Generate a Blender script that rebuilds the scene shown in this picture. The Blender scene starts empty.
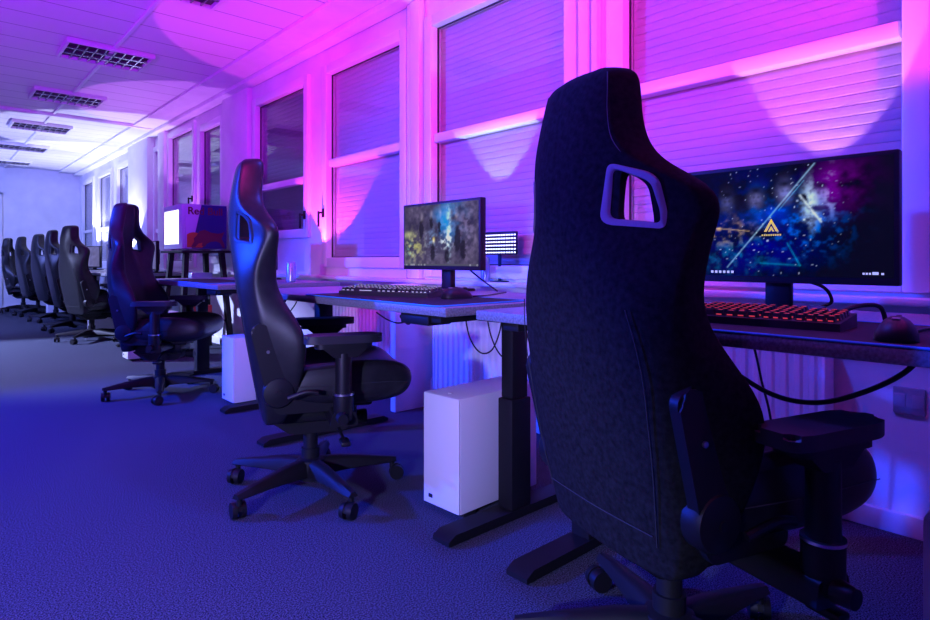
import bpy, bmesh, math, random
from mathutils import Vector, Matrix, Euler
random.seed(7)
C = bpy.context.scene.collection
R = math.radians
PI = math.pi

# ------------------------------------------------------------------ materials
def mat(name, col, rough=0.5, metal=0.0, spec=0.5, coat=0.0, emit=None, estr=0.0):
    m = bpy.data.materials.new(name); m.use_nodes = True
    b = m.node_tree.nodes['Principled BSDF']
    b.inputs['Base Color'].default_value = (*col, 1)
    b.inputs['Roughness'].default_value = rough
    b.inputs['Metallic'].default_value = metal
    b.inputs['Specular IOR Level'].default_value = spec
    b.inputs['Coat Weight'].default_value = coat
    if emit:
        b.inputs['Emission Color'].default_value = (*emit, 1)
        b.inputs['Emission Strength'].default_value = estr
    return m

def noisy(m, scale, c0, c1, bump=0.0, detail=4, bscale=None, lo=.35, hi=.65, dist=.002):
    nt = m.node_tree; b = nt.nodes['Principled BSDF']
    tc = nt.nodes.new('ShaderNodeTexCoord')
    n = nt.nodes.new('ShaderNodeTexNoise'); n.inputs['Scale'].default_value = scale; n.inputs['Detail'].default_value = detail
    nt.links.new(tc.outputs['Object'], n.inputs['Vector'])
    r = nt.nodes.new('ShaderNodeValToRGB')
    r.color_ramp.elements[0].position = lo; r.color_ramp.elements[0].color = (*c0, 1)
    r.color_ramp.elements[1].position = hi; r.color_ramp.elements[1].color = (*c1, 1)
    nt.links.new(n.outputs['Fac'], r.inputs['Fac']); nt.links.new(r.outputs['Color'], b.inputs['Base Color'])
    if bump:
        n2 = n
        if bscale:
            n2 = nt.nodes.new('ShaderNodeTexNoise'); n2.inputs['Scale'].default_value = bscale; n2.inputs['Detail'].default_value = 3
            nt.links.new(tc.outputs['Object'], n2.inputs['Vector'])
        bp = nt.nodes.new('ShaderNodeBump'); bp.inputs['Strength'].default_value = bump; bp.inputs['Distance'].default_value = dist
        nt.links.new(n2.outputs['Fac'], bp.inputs['Height']); nt.links.new(bp.outputs['Normal'], b.inputs['Normal'])
    return m

M = {}
M['carpet'] = noisy(mat('carpet', (.1,.1,.12), .95, spec=.05), 240, (.010,.012,.020), (.13,.145,.20), .15, 2, 300, .36, .68, .003)
M['wall'] = noisy(mat('wall_paint', (.8,.8,.8), .6, spec=.3), 4, (.76,.76,.77), (.84,.84,.84), .12, 4, 180)
M['frame_white'] = mat('white_window_frame', (.82,.82,.84), .35)
M['sill'] = mat('sill_stone', (.74,.74,.76), .35)
M['seal'] = mat('black_rubber_seal', (.02,.02,.025), .6)
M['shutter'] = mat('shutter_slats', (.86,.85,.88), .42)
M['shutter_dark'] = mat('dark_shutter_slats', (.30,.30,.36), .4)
M['radiator'] = mat('radiator_enamel', (.8,.8,.82), .35)
M['leather'] = noisy(mat('black_leather', (.012,.012,.014), .40, spec=.35), 30, (.010,.010,.012), (.016,.016,.018), .25, 4, 420, dist=.0008)
M['suede'] = noisy(mat('black_suede', (.02,.02,.022), .95, spec=.08), 90, (.004,.004,.005), (.020,.020,.023), .35, 10, 420, .2, .8, .0008)
M['stitch'] = mat('grey_stitching', (.10,.10,.105), .8)
M['stitch_dark'] = mat('dark_stitching', (.022,.022,.026), .8)
M['plastic'] = mat('black_plastic', (.008,.008,.010), .48, 0, .3)
M['soft_plastic'] = mat('armrest_rubber', (.018,.018,.022), .5)
M['black_metal'] = mat('black_powdercoat', (.009,.009,.011), .55, 0, .25)
M['chrome'] = mat('satin_steel', (.62,.63,.66), .28, 1.0)
M['silver_frame'] = mat('silver_trim', (.30,.31,.34), .5, 0, .3)
M['desk_top'] = noisy(mat('grey_desk_laminate', (.2,.2,.23), .4), 160, (.13,.135,.16), (.24,.25,.28), .05, 3)
M['pad'] = noisy(mat('mousepad_cloth', (.012,.012,.016), .75, spec=.25), 300, (.010,.010,.014), (.018,.018,.024), .2, 2)
M['pad_edge'] = mat('cyan_stitched_edge', (.03,.35,.75), .6)
M['pc_white'] = mat('white_case_steel', (.82,.83,.85), .38)
M['pc_dark'] = mat('case_dark_trim', (.02,.02,.024), .5)
M['monitor'] = mat('monitor_plastic', (.008,.008,.010), .45, 0, .3)
M['key'] = mat('keycap', (.02,.02,.024), .45)
M['red_glow'] = mat('red_key_light', (.4,.01,.02), .5, emit=(1,.07,.12), estr=.8)
M['white_glow'] = mat('white_key_light', (.4,.4,.4), .5, emit=(.75,.9,1), estr=.7)
M['grid_glow'] = mat('grid_glow', (.9,.9,.9), .5, emit=(.85,.88,1), estr=5)
M['cooler_glow'] = mat('cooler_lit_window', (.9,.9,.9), .3, emit=(.86,.93,1), estr=3.2)
M['cooler_white'] = mat('cooler_silver_panel', (.42,.44,.62), .4)
M['cooler_blue'] = mat('cooler_blue_panel', (.005,.012,.13), .4)
M['cooler_red'] = mat('cooler_red_print', (.11,.008,.03), .45)
M['cooler_orange'] = mat('cooler_sun_print', (.40,.09,.02), .45)
M['cable'] = mat('black_cable', (.01,.01,.012), .5)
M['cable_grey'] = mat('grey_cable', (.3,.3,.33), .5)
M['fixture'] = mat('lamp_housing_white', (.7,.7,.72), .4)
M['louvre'] = mat('louvre_aluminium', (.42,.42,.45), .25, .9)
M['dark_in'] = mat('lamp_inner_dark', (.03,.03,.035), .5)
M['can'] = mat('drink_can', (.35,.42,.62), .3, .5)
M['can_top'] = mat('drink_can_lid', (.75,.76,.78), .3, 1)
M['socket'] = mat('socket_grey', (.34,.34,.36), .4)
M['white_plastic'] = mat('white_plastic', (.8,.8,.8), .4)
M['red_can'] = mat('red_plastic', (.5,.01,.02), .4)
M['yellow_glow'] = mat('yellow_emblem', (.5,.4,.02), .5, emit=(1,.72,.08), estr=.9)
M['icon_glow'] = mat('taskbar_icons', (.4,.4,.4), .5, emit=(.8,.88,1), estr=.8)
M['paper'] = mat('paper', (.75,.76,.8), .7)

def ceiling_mat():
    m = mat('ceiling_planks', (.8,.8,.81), .55, spec=.3); nt = m.node_tree; b = nt.nodes['Principled BSDF']
    tc = nt.nodes.new('ShaderNodeTexCoord'); br = nt.nodes.new('ShaderNodeTexBrick')
    br.offset = 0; br.inputs['Scale'].default_value = 1
    br.inputs['Brick Width'].default_value = 50; br.inputs['Row Height'].default_value = .31
    br.inputs['Mortar Size'].default_value = .006; br.inputs['Mortar Smooth'].default_value = .3
    br.inputs['Color1'].default_value = (.8,.8,.81,1); br.inputs['Color2'].default_value = (.77,.77,.78,1)
    br.inputs['Mortar'].default_value = (.33,.33,.35,1)
    mp = nt.nodes.new('ShaderNodeMapping'); mp.inputs['Location'].default_value = (20, .1, 0)
    nt.links.new(tc.outputs['Object'], mp.inputs['Vector']); nt.links.new(mp.outputs['Vector'], br.inputs['Vector'])
    nt.links.new(br.outputs['Color'], b.inputs['Base Color'])
    return m
M['ceiling'] = ceiling_mat()

def glass_mat():
    m = bpy.data.materials.new('window_glass'); m.use_nodes = True; nt = m.node_tree
    nt.nodes.remove(nt.nodes['Principled BSDF']); out = nt.nodes['Material Output']
    t = nt.nodes.new('ShaderNodeBsdfTransparent'); t.inputs['Color'].default_value = (.985,.99,.995,1)
    g = nt.nodes.new('ShaderNodeBsdfGlossy'); g.inputs['Roughness'].default_value = .02
    lw = nt.nodes.new('ShaderNodeLayerWeight'); lw.inputs['Blend'].default_value = .5
    pw = nt.nodes.new('ShaderNodeMath'); pw.operation = 'POWER'; pw.inputs[1].default_value = 4
    fr = nt.nodes.new('ShaderNodeMath'); fr.operation = 'MULTIPLY_ADD'; fr.inputs[1].default_value = .7; fr.inputs[2].default_value = .05
    nt.links.new(lw.outputs['Facing'], pw.inputs[0]); nt.links.new(pw.outputs[0], fr.inputs[0])
    mx = nt.nodes.new('ShaderNodeMixShader')
    nt.links.new(fr.outputs[0], mx.inputs['Fac']); nt.links.new(t.outputs['BSDF'], mx.inputs[1]); nt.links.new(g.outputs['BSDF'], mx.inputs[2])
    nt.links.new(mx.outputs['Shader'], out.inputs['Surface'])
    return m
M['glass'] = glass_mat()

def screen_mat(name, strength):
    m = bpy.data.materials.new(name); m.use_nodes = True; nt = m.node_tree
    b = nt.nodes['Principled BSDF']; b.inputs['Base Color'].default_value = (.004,.004,.005,1); b.inputs['Roughness'].default_value = .12; b.inputs['Specular IOR Level'].default_value = .2
    a = nt.nodes.new('ShaderNodeVertexColor'); a.layer_name = 'picture'
    nt.links.new(a.outputs['Color'], b.inputs['Emission Color']); b.inputs['Emission Strength'].default_value = strength
    return m
M['screen'] = screen_mat('lit_screen', 1.0)

# ------------------------------------------------------------------ mesh helpers
def finish(name, bm, m, parent=None, angle=35, smooth=True):
    bmesh.ops.recalc_face_normals(bm, faces=bm.faces)
    me = bpy.data.meshes.new(name); bm.to_mesh(me); bm.free()
    for mm in (m if isinstance(m, (list, tuple)) else [m]): me.materials.append(mm)
    if smooth:
        me.shade_smooth(); me.set_sharp_from_angle(angle=R(angle))
    o = bpy.data.objects.new(name, me); C.objects.link(o)
    if parent: o.parent = parent
    return o
obj = finish

def B(): return bmesh.new()

def xf(bm, verts, M4): bmesh.ops.transform(bm, matrix=M4, verts=verts)

def box(bm, c, s, rot=None, bev=0.0, seg=2, mi=0):
    r = bmesh.ops.create_cube(bm, size=1.0); vs = r['verts']
    xf(bm, vs, Matrix.Diagonal((s[0], s[1], s[2], 1)))
    fs = list({f for v in vs for f in v.link_faces})
    if bev > 0:
        es = list({e for v in vs for e in v.link_edges})
        rb = bmesh.ops.bevel(bm, geom=es, offset=min(bev, min(s)*.49), segments=seg, affect='EDGES', profile=.5)
        fs = list(set(rb['faces'])); vs = list({v for f in fs for v in f.verts})
        more = set(vs)
        fs = list({f for v in more for f in v.link_faces}); vs = list({v for f in fs for v in f.verts})
    for f in fs: f.material_index = mi
    T = Matrix.Translation(c)
    if rot: T = T @ Euler(rot).to_matrix().to_4x4()
    xf(bm, vs, T)
    return vs

def bx(bm, x0, x1, y0, y1, z0, z1, bev=0.0, mi=0):
    return box(bm, ((x0+x1)/2, (y0+y1)/2, (z0+z1)/2), (x1-x0, y1-y0, z1-z0), None, bev, 2, mi)

def cyl(bm, p0, p1, r0, r1=None, seg=20, mi=0):
    p0 = Vector(p0); p1 = Vector(p1); d = p1-p0
    r1 = r0 if r1 is None else r1
    q = d.to_track_quat('Z', 'Y').to_matrix().to_4x4()
    r = bmesh.ops.create_cone(bm, cap_ends=True, segments=seg, radius1=r0, radius2=r1, depth=d.length,
                              matrix=Matrix.Translation((p0+p1)/2) @ q)
    for v in r['verts']:
        for f in v.link_faces: f.material_index = mi
    return r['verts']

def lathe(bm, prof, c=(0,0,0), seg=28, mi=0, axis='Z'):
    rings = []
    for (r, z) in prof:
        ring = []
        for k in range(seg):
            a = 2*PI*k/seg
            if axis == 'Z': p = (c[0]+r*math.cos(a), c[1]+r*math.sin(a), c[2]+z)
            else: p = (c[0]+r*math.cos(a), c[1]+z, c[2]+r*math.sin(a))
            ring.append(bm.verts.new(p))
        rings.append(ring)
    for a, b in zip(rings, rings[1:]):
        for k in range(seg):
            f = bm.faces.new((a[k], a[(k+1)%seg], b[(k+1)%seg], b[k])); f.material_index = mi
    for ring in (rings[0], rings[-1]):
        f = bm.faces.new(ring); f.material_index = mi

def catmull(pts, n=8):
    P = [Vector(p) for p in pts]; out = []
    for i in range(len(P)-1):
        p0 = P[max(i-1,0)]; p1 = P[i]; p2 = P[i+1]; p3 = P[min(i+2, len(P)-1)]
        for k in range(n):
            t = k/n
            out.append(.5*((2*p1)+(p2-p0)*t+(2*p0-5*p1+4*p2-p3)*t*t+(3*p1-p0-3*p2+p3)*t**3))
    out.append(P[-1]); return out

def tube(bm, pts, r, seg=8, smooth=8, closed=False, mi=0):
    pts = catmull(pts, smooth) if smooth else [Vector(p) for p in pts]
    n = len(pts); rings = []
    up = Vector((0,0,1)); prev = None
    for i, p in enumerate(pts):
        if closed: t = (pts[(i+1)%n]-pts[i-1])
        else: t = pts[min(i+1,n-1)]-pts[max(i-1,0)]
        t = t.normalized() if t.length > 1e-9 else Vector((1,0,0))
        if prev is None:
            a = up if abs(t.z) < .9 else Vector((1,0,0))
            u = t.cross(a).normalized()
        else:
            u = prev - t*prev.dot(t); u = u.normalized() if u.length > 1e-6 else t.orthogonal().normalized()
        prev = u; w = t.cross(u)
        rings.append([bm.verts.new(p+(u*math.cos(2*PI*k/seg)+w*math.sin(2*PI*k/seg))*r) for k in range(seg)])
    pairs = list(zip(rings, rings[1:])) + ([(rings[-1], rings[0])] if closed else [])
    for a, b in pairs:
        for k in range(seg):
            f = bm.faces.new((a[k], a[(k+1)%seg], b[(k+1)%seg], b[k])); f.material_index = mi
    if not closed:
        bm.faces.new(rings[0]); bm.faces.new(rings[-1])

def prism(bm, outline, origin, ux, uy, depth, mi=0, bev=0.0):
    """outline in 2-D (a,b) laid out along vectors ux, uy at origin, extruded by vector depth"""
    ux = Vector(ux); uy = Vector(uy); d = Vector(depth); o = Vector(origin)
    lo = [bm.verts.new(o+ux*a+uy*b) for a, b in outline]
    hi = [bm.verts.new(o+ux*a+uy*b+d) for a, b in outline]
    fs = [bm.faces.new(lo), bm.faces.new(list(reversed(hi)))]
    n = len(lo)
    for k in range(n): fs.append(bm.faces.new((lo[k], lo[(k+1)%n], hi[(k+1)%n], hi[k])))
    for f in fs: f.material_index = mi
    if bev:
        es = [e for e in {e for v in hi for e in v.link_edges} if e.verts[0] in hi and e.verts[1] in hi]
        bmesh.ops.bevel(bm, geom=es, offset=bev, segments=2, affect='EDGES')

def loft(bm, rings, cap=True, mi=0):
    vr = [[bm.verts.new(p) for p in r] for r in rings]; n = len(vr[0])
    for a, b in zip(vr, vr[1:]):
        for k in range(n):
            f = bm.faces.new((a[k], a[(k+1)%n], b[(k+1)%n], b[k])); f.material_index = mi
    if cap:
        for r in (vr[0], vr[-1]): bm.faces.new(r).material_index = mi
    return vr

def applied(o, keep_parent=True):
    dg = bpy.context.evaluated_depsgraph_get(); dg.update()
    me = bpy.data.meshes.new_from_object(o.evaluated_get(dg), depsgraph=dg)
    old = o.data; o.modifiers.clear(); o.data = me; me.name = o.name
    if old.users == 0: bpy.data.meshes.remove(old)
    return o

def subsurf(o, lv=1):
    m = o.modifiers.new('s', 'SUBSURF'); m.levels = lv; m.render_levels = lv
    return applied(o)

# ------------------------------------------------------------------ scene-graph helpers
def tag(o, label, cat, group=None):
    o['label'] = label; o['category'] = cat
    if group: o['group'] = group
    return o
def thing(name, label, cat, loc=(0,0,0), rz=0, group=None):
    o = bpy.data.objects.new(name, None); C.objects.link(o); o.empty_display_size = .1
    o.location = loc; o.rotation_euler = (0,0,rz)
    return tag(o, label, cat, group)
def struct(name, bm, m, parent=None, **k):
    o = obj(name, bm, m, parent, **k)
    if parent is None: o['kind'] = 'structure'
    return o
def dup(root, loc, rz, label=None, group=None):
    def cp(o, parent):
        c = o.copy(); C.objects.link(c); c.parent = parent
        for ch in o.children: cp(ch, c)
        return c
    kids = list(root.children)
    r = root.copy(); C.objects.link(r); r.location = loc; r.rotation_euler = (0,0,rz)
    for ch in kids: cp(ch, r)
    if label: r['label'] = label
    if group: r['group'] = group
    return r

# ------------------------------------------------------------------ the room
CZ = 2.64; WX = 2.38; YF = 14.0; YN = -3.2; XL = -4.2
b = B(); bx(b, XL, 2.6, YN, YF, -.1, 0); struct('floor', b, M['carpet'], smooth=False)
b = B(); bx(b, XL, 2.6, YN, YF, CZ, CZ+.1); struct('ceiling', b, M['ceiling'], smooth=False)
b = B(); bx(b, XL-.1, XL, YN, YF, 0, CZ); struct('wall_left', b, M['wall'], smooth=False)
b = B(); bx(b, XL, 2.6, YN-.1, YN, 0, CZ); struct('wall_near', b, M['wall'], smooth=False)
b = B(); bx(b, XL, 2.6, YF, YF+.1, 0, CZ); struct('wall_far', b, M['wall'], smooth=False)
# far door, flush in the far wall
b = B(); bx(b, .05, 1.12, YF-.012, YF, 0, 2.12, .004)
dr = struct('door_1', b, M['wall'], smooth=False)
b = B()
for (x0,x1,z0,z1) in ((.02,.06,0,2.16),(1.11,1.15,0,2.16),(.02,1.15,2.12,2.16)): bx(b, x0, x1, YF-.03, YF, z0, z1, .004)
obj('door_frame', b, M['frame_white'], dr)

# glass openings in the window wall: y0, y1, z0, z1, rail z, blind?, handle side
F = .075
WIN = [(.484,1.52,.88,2.36,1.666,1,0), (1.86,2.89,.88,2.36,1.666,1,0), (3.226,4.187,.93,2.36,1.666,1,1),
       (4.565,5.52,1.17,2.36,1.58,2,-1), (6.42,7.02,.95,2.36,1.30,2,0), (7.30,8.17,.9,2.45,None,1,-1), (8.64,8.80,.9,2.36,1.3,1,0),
       (9.95,10.85,.9,2.36,1.45,1,0), (11.3,12.25,.9,2.36,1.45,1,0), (12.7,13.6,.9,2.36,1.45,1,0)]
b = B()
bx(b, WX+.04, 2.6, YN, YF, 0, .76)
ys = [(w[0]-F, w[1]+F, w[2]-F, w[3]+F) for w in WIN]
edges = [YN] + [q for w in ys for q in (w[0], w[1])] + [YF]
for i in range(0, len(edges), 2):
    if edges[i+1]-edges[i] > .002: bx(b, WX, 2.6, edges[i], edges[i+1], .76, CZ)
for y0,y1,z0,z1 in ys:
    bx(b, WX, 2.6, y0, y1, z1, CZ); bx(b, WX, 2.6, y0, y1, .76, z0)
struct('wall_right', b, M['wall'], smooth=False)
b = B(); bx(b, -0.9, 2.6, YF-.001, YF+.001, .0, .01)
b.free()
b = B(); bx(b, WX+.02, WX+.045, YN, YF, 0, .07, .004); struct('baseboard_right', b, M['wall'])
b = B(); bx(b, 0, WX, YF-.015, YF, 0, .07, .004); struct('baseboard_far', b, M['wall'])
b = B(); bx(b, 2.285, WX+.03, YN, YF, .765, .79, .006); struct('trim_1', b, M['sill'])     # window ledge
b = B(); bx(b, 2.02, WX, YN, YF, CZ-.03, CZ, .006); bx(b, 2.26, WX, YN, YF, CZ-.075, CZ-.028, .01); struct('trim_2', b, M['wall'])   # cornice
b = B(); bx(b, 1.165, 1.195, YN, YF, CZ-.018, CZ, .004); struct('trim_3', b, M['frame_white'])      # track between lights
b = B(); bx(b, XL, 2.30, 8.47, 8.52, CZ-.04, CZ, .004); struct('trim_4', b, M['wall'])            # joint across the ceiling
b = B(); bx(b, WX-.10, WX, 8.86, 9.86, .79, CZ-.03, .004); struct('trim_5', b, M['wall'])   # pilaster
b = B(); bx(b, WX-.06, WX, 8.26, 8.52, .79, CZ-.03, .004); struct('trim_6', b, M['wall'])
b = B(); bx(b, WX-.05, WX, 5.66, 6.30, .79, CZ-.03, .004); struct('trim_7', b, M['wall'])
b = B(); bx(b, 2.10, WX+.04, 2.92, 2.97, 0, .765, .004); struct('trim_8', b, M['frame_white'])   # board under the ledge
b = B(); bx(b, WX-.035, WX, 3.10, 3.14, .79, CZ-.075, .01); bx(b, WX-.05, WX, 2.985, 3.09, .79, CZ-.075, .012); struct('trim_9', b, M['frame_white'])
b = B(); bx(b, WX-.02, WX, 3.142, 3.156, .79, CZ-.075); struct('trim_10', b, M['seal'])
b = B(); bx(b, WX-.04, WX, 1.655, 1.69, .79, CZ-.075, .008); bx(b, WX-.04, WX, 1.705, 1.765, .79, CZ-.075, .008); struct('trim_11', b, M['frame_white'])
b = B(); bx(b, WX-.012, WX, .396, .403, .79, CZ-.075); struct('trim_12', b, M['seal'])

for i, (y0,y1,z0,z1,zr,blind,hs) in enumerate(WIN):
    t = bpy.data.objects.new('window_%d' % (i+1), None); C.objects.link(t); t.location = (WX, (y0+y1)/2, z0); t['kind'] = 'structure'
    yc = (y0+y1)/2; L = lambda *a: bx(a[0], a[1], a[2], a[3]-yc, a[4]-yc, a[5]-z0, a[6]-z0, a[7])
    b = B()
    L(b, -.03, .056, y0-F, y0, z0-F, z1+F, .008); L(b, -.03, .056, y1, y1+F, z0-F, z1+F, .008)
    L(b, -.03, .056, y0, y1, z1, z1+F, .008); L(b, -.03, .056, y0, y1, z0-F, z0, .008)
    obj('window_frame', b, M['frame_white'], t)
    b = B()
    g = .006
    L(b, .020, .030, y0, y0+g, z0, z1, 0); L(b, .020, .030, y1-g, y1, z0, z1, 0); L(b, .020, .030, y0, y1, z1-g, z1, 0); L(b, .020, .030, y0, y1, z0, z0+g, 0)
    obj('window_seal', b, M['seal'], t, smooth=False)
    if zr:
        b = B(); L(b, -.012, .052, y0+g, y1-g, zr-.028, zr+.028, .006); obj('cross_rail', b, M['frame_white'], t)
    b = B(); L(b, .030, .036, y0+.002, y1-.002, z0+.002, z1-.002, 0); obj('window_pane', b, M['glass'], t, smooth=False)
    if blind:
        b = B(); pitch = .037; n = int((z1-z0+.1)/pitch); prof = []
        for k in range(n+1):
            z = -.05+k*pitch
            prof += [(.062, z), (.0595, z+pitch*.12), (.0585, z+pitch*.5), (.0595, z+pitch*.88), (.062, z+pitch*.97)]
        a = [b.verts.new((x, y0-.04-yc, z)) for x, z in prof]; c = [b.verts.new((x, y1+.04-yc, z)) for x, z in prof]
        for k in range(len(prof)-1): b.faces.new((a[k], a[k+1], c[k+1], c[k]))
        bmesh.ops.solidify(b, geom=b.faces[:], thickness=.004)
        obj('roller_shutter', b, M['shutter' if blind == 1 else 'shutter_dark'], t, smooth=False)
    if hs:
        hy = (y1+.036 if hs > 0 else y0-.036); hz = 1.28 if i < 5 else 1.62
        b = B(); box(b, (-.036, hy-yc, hz-z0), (.012,.03,.07), None, .004)
        cyl(b, (-.03,hy-yc,hz-z0), (-.075,hy-yc,hz-z0), .009, seg=12); box(b, (-.075, hy-yc, hz-z0-.05), (.016,.02,.125), None, .006)
        obj('window_handle', b, M['plastic'], t)

# radiators
def radiator(label, y0, y1, z0, z1):
    x1 = WX+.02; x0 = x1-.10
    t = thing('radiator', label, 'radiator', (x1-.05, (y0+y1)/2, z0), 0, 'panel radiators under the windows')
    w = (y1-y0)/2; h = z1-z0
    b = B(); n = int((y1-y0)/.045); prof = []
    for k in range(n):
        y = -w+(y1-y0)*k/n; s = (y1-y0)/n
        prof += [(-.035, y), (-.035, y+s*.35), (-.047, y+s*.5), (-.047, y+s*.85)]
    prof.append((-.035, w))
    prism(b, prof+[(.03, w), (.03, -w)], (0,0,0), (1,0,0), (0,1,0), (0,0,h))
    obj('panel', b, M['radiator'], t, angle=20)
    b = B(); bx(b, -.052, .04, -w-.01, w+.01, h, h+.018, .004); bx(b, -.052,.04,-w-.012,-w,0,h,.003); bx(b, -.052,.04,w,w+.012,0,h,.003)
    obj('casing', b, M['radiator'], t)
    b = B(); tube(b, [(-.02, w+.012, .05), (-.02, w+.05, .05), (-.02, w+.06, .02), (-.02, w+.06, -z0)], .008, 10)
    tube(b, [(0, w+.012, .05), (0, w+.03, .05), (0, w+.035, .02), (0, w+.035, -z0)], .008, 10)
    obj('pipe', b, M['white_plastic'], t)
    b = B(); cyl(b, (-.02, w+.06, h-.06), (-.09, w+.06, h-.06), .02, .016); cyl(b, (-.02,w+.012,h-.06),(-.02,w+.075,h-.06), .012)
    obj('valve', b, M['white_plastic'], t)
    for y in (-w+.12, w-.12):
        b = B(); bx(b, .025, .052, y-.02, y+.02, h*.2, h*.9, .002); obj('bracket', b, M['radiator'], t)
    return t
radiator('white panel radiator behind the nearest chair under the near window', .70, 1.55, .13, .60)
radiator('white panel radiator behind the tall white computer case', 1.78, 2.80, .13, .60)
radiator('white panel radiator under the desk of the second chair', 3.16, 4.15, .13, .60)

# ------------------------------------------------------------------ ceiling lights
def make_light():
    t = thing('ceiling_light', '', 'ceiling light', (0,0,0), 0, 'switched off louvre lights along the ceiling')
    hx, hy = .315, .245
    b = B(); w = .022
    bx(b,-hx,hx,-hy,-hy+w,-.02,.02,.003); bx(b,-hx,hx,hy-w,hy,-.02,.02,.003); bx(b,-hx,-hx+w,-hy+w,hy-w,-.02,.02,.003); bx(b,hx-w,hx,-hy+w,hy-w,-.02,.02,.003)
    obj('lamp_frame', b, M['fixture'], t)
    b = B(); bx(b,-hx+w,hx-w,-hy+w,hy-w,.008,.012); obj('lamp_back', b, M['dark_in'], t, smooth=False)
    b = B()
    for k in range(1,9):
        x = -hx+w+(2*hx-2*w)*k/9; bx(b, x-.005,x+.005,-hy+w,hy-w,-.016,.006)
    for k in (1,2):
        y = -hy+w+(2*hy-2*w)*k/3; bx(b, -hx+w,hx-w,y-.012,y+.012,-.018,.006,.002)
    obj('louvre', b, M['louvre'], t, smooth=False)
    return t
lt = make_light()
names = ['louvre ceiling light cut by the top edge, nearest of the row', 'louvre ceiling light second from the nearest, inside the purple shadow',
         'louvre ceiling light third in the row, just before the ceiling joint', 'louvre ceiling light first one beyond the ceiling joint',
         'louvre ceiling light second beyond the ceiling joint', 'louvre ceiling light last of the row, closest to the far wall']
for k, y in enumerate((3.92, 5.74, 7.50, 9.38, 11.25, 13.1)):
    o = lt if k == 0 else dup(lt, (0,0,0), 0)
    o.location = (1.165, y, CZ-.021); o['label'] = names[k]

# ------------------------------------------------------------------ gaming chair  (local: +x forward, +y left, hub at origin)
ARM_Z = .615
def lerp_tab(tab, t):
    for (a, b_) in zip(tab, tab[1:]):
        if t <= b_[0]:
            k = (t-a[0])/(b_[0]-a[0]); k = max(0, min(1, k))
            return [p+(q-p)*k for p, q in zip(a[1:], b_[1:])]
    return list(tab[-1][1:])
BX = .045        # the whole seat sits a little forward of the column
# z, back x, half width of flat panel, half width and forward offset of its rear edge, of its front edge, cushion depth
BACK = [(.305,-.228,.13,.172,.012,.185,.060,.055), (.320,-.233,.145,.192,.018,.205,.078,.070), (.38,-.246,.172,.210,.028,.238,.120,.095), (.46,-.262,.184,.224,.040,.266,.160,.112), (.54,-.276,.192,.232,.048,.286,.192,.122),
        (.62,-.290,.196,.242,.056,.290,.205,.122), (.69,-.302,.198,.252,.066,.266,.180,.112), (.76,-.314,.190,.242,.062,.242,.148,.102), (.82,-.324,.175,.240,.062,.234,.138,.094), (.88,-.332,.150,.246,.074,.242,.148,.086),
        (.93,-.339,.120,.250,.098,.254,.158,.080), (.97,-.344,.100,.258,.120,.266,.168,.076), (1.00,-.348,.090,.258,.124,.268,.170,.076), (1.03,-.350,.083,.242,.110,.250,.160,.078), (1.06,-.350,.078,.202,.080,.210,.140,.084),
        (1.09,-.349,.076,.162,.050,.170,.124,.092), (1.13,-.346,.076,.135,.032,.144,.114,.096), (1.18,-.339,.074,.120,.026,.130,.108,.098), (1.235,-.328,.070,.110,.023,.119,.104,.094), (1.266,-.320,.066,.104,.020,.112,.094,.088), (1.283,-.304,.052,.086,.014,.091,.066,.062), (1.288,-.290,.03,.05,.005,.053,.036,.032)]
def back_ring(row):
    z, xb, p, wb, ob, wf, of, c = row
    half = [(0, 0), (p*.6, .002), (p, .008), (p+(wb-p)*.5, .008+(ob-.008)*.45), (wb*.985, ob*.97), (wb+.004, ob+.012), (wf, of*.93), (wf-.012, of+.006), (wf-.045, of), (wf*.68, max(c*.98, of*.72)), (wf*.5, c*.92), (wf*.25, c*.90)]
    pts = [(xb+f+BX, y, z+f*.10) for y, f in half] + [(xb+c*.90+BX, 0, z+c*.09)]
    mir = [(x, -y, zz) for x, y, zz in reversed(pts[1:-1])]
    return pts+mir
def interp(z):
    for a, b_ in zip(BACK, BACK[1:]):
        if a[0] <= z <= b_[0]:
            k = (z-a[0])/(b_[0]-a[0]); return [q+(w_-q)*k for q, w_ in zip(a, b_)]
    return BACK[0]
def back_x_at(z, y):
    r = interp(z); y = abs(y); p, wb, ob = r[2], r[3], r[4]
    f = .008*y/p if y < p else .008+(ob-.008)*min(1.1, (y-p)/(wb-p))
    return r[1]+f+BX
HOLE = [(.126,.982),(.207,.966),(.206,.985),(.194,1.045),(.133,1.078)]   # y,z of the shoulder opening
AX = (math.cos(R(36)), math.sin(R(36)))     # the opening runs square to the shoulder wing
def rounded(poly, r=.018, n=4):
    out = []; N = len(poly)
    for i in range(N):
        p = Vector(poly[i]); a = Vector(poly[i-1])-p; c = Vector(poly[(i+1)%N])-p
        k = min(r, a.length*.45, c.length*.45)
        s = p+a.normalized()*k; e = p+c.normalized()*k
        for j in range(n+1):
            t = j/n; out.append(tuple((1-t)**2*s+2*t*(1-t)*p+t*t*e))
    return out
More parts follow.
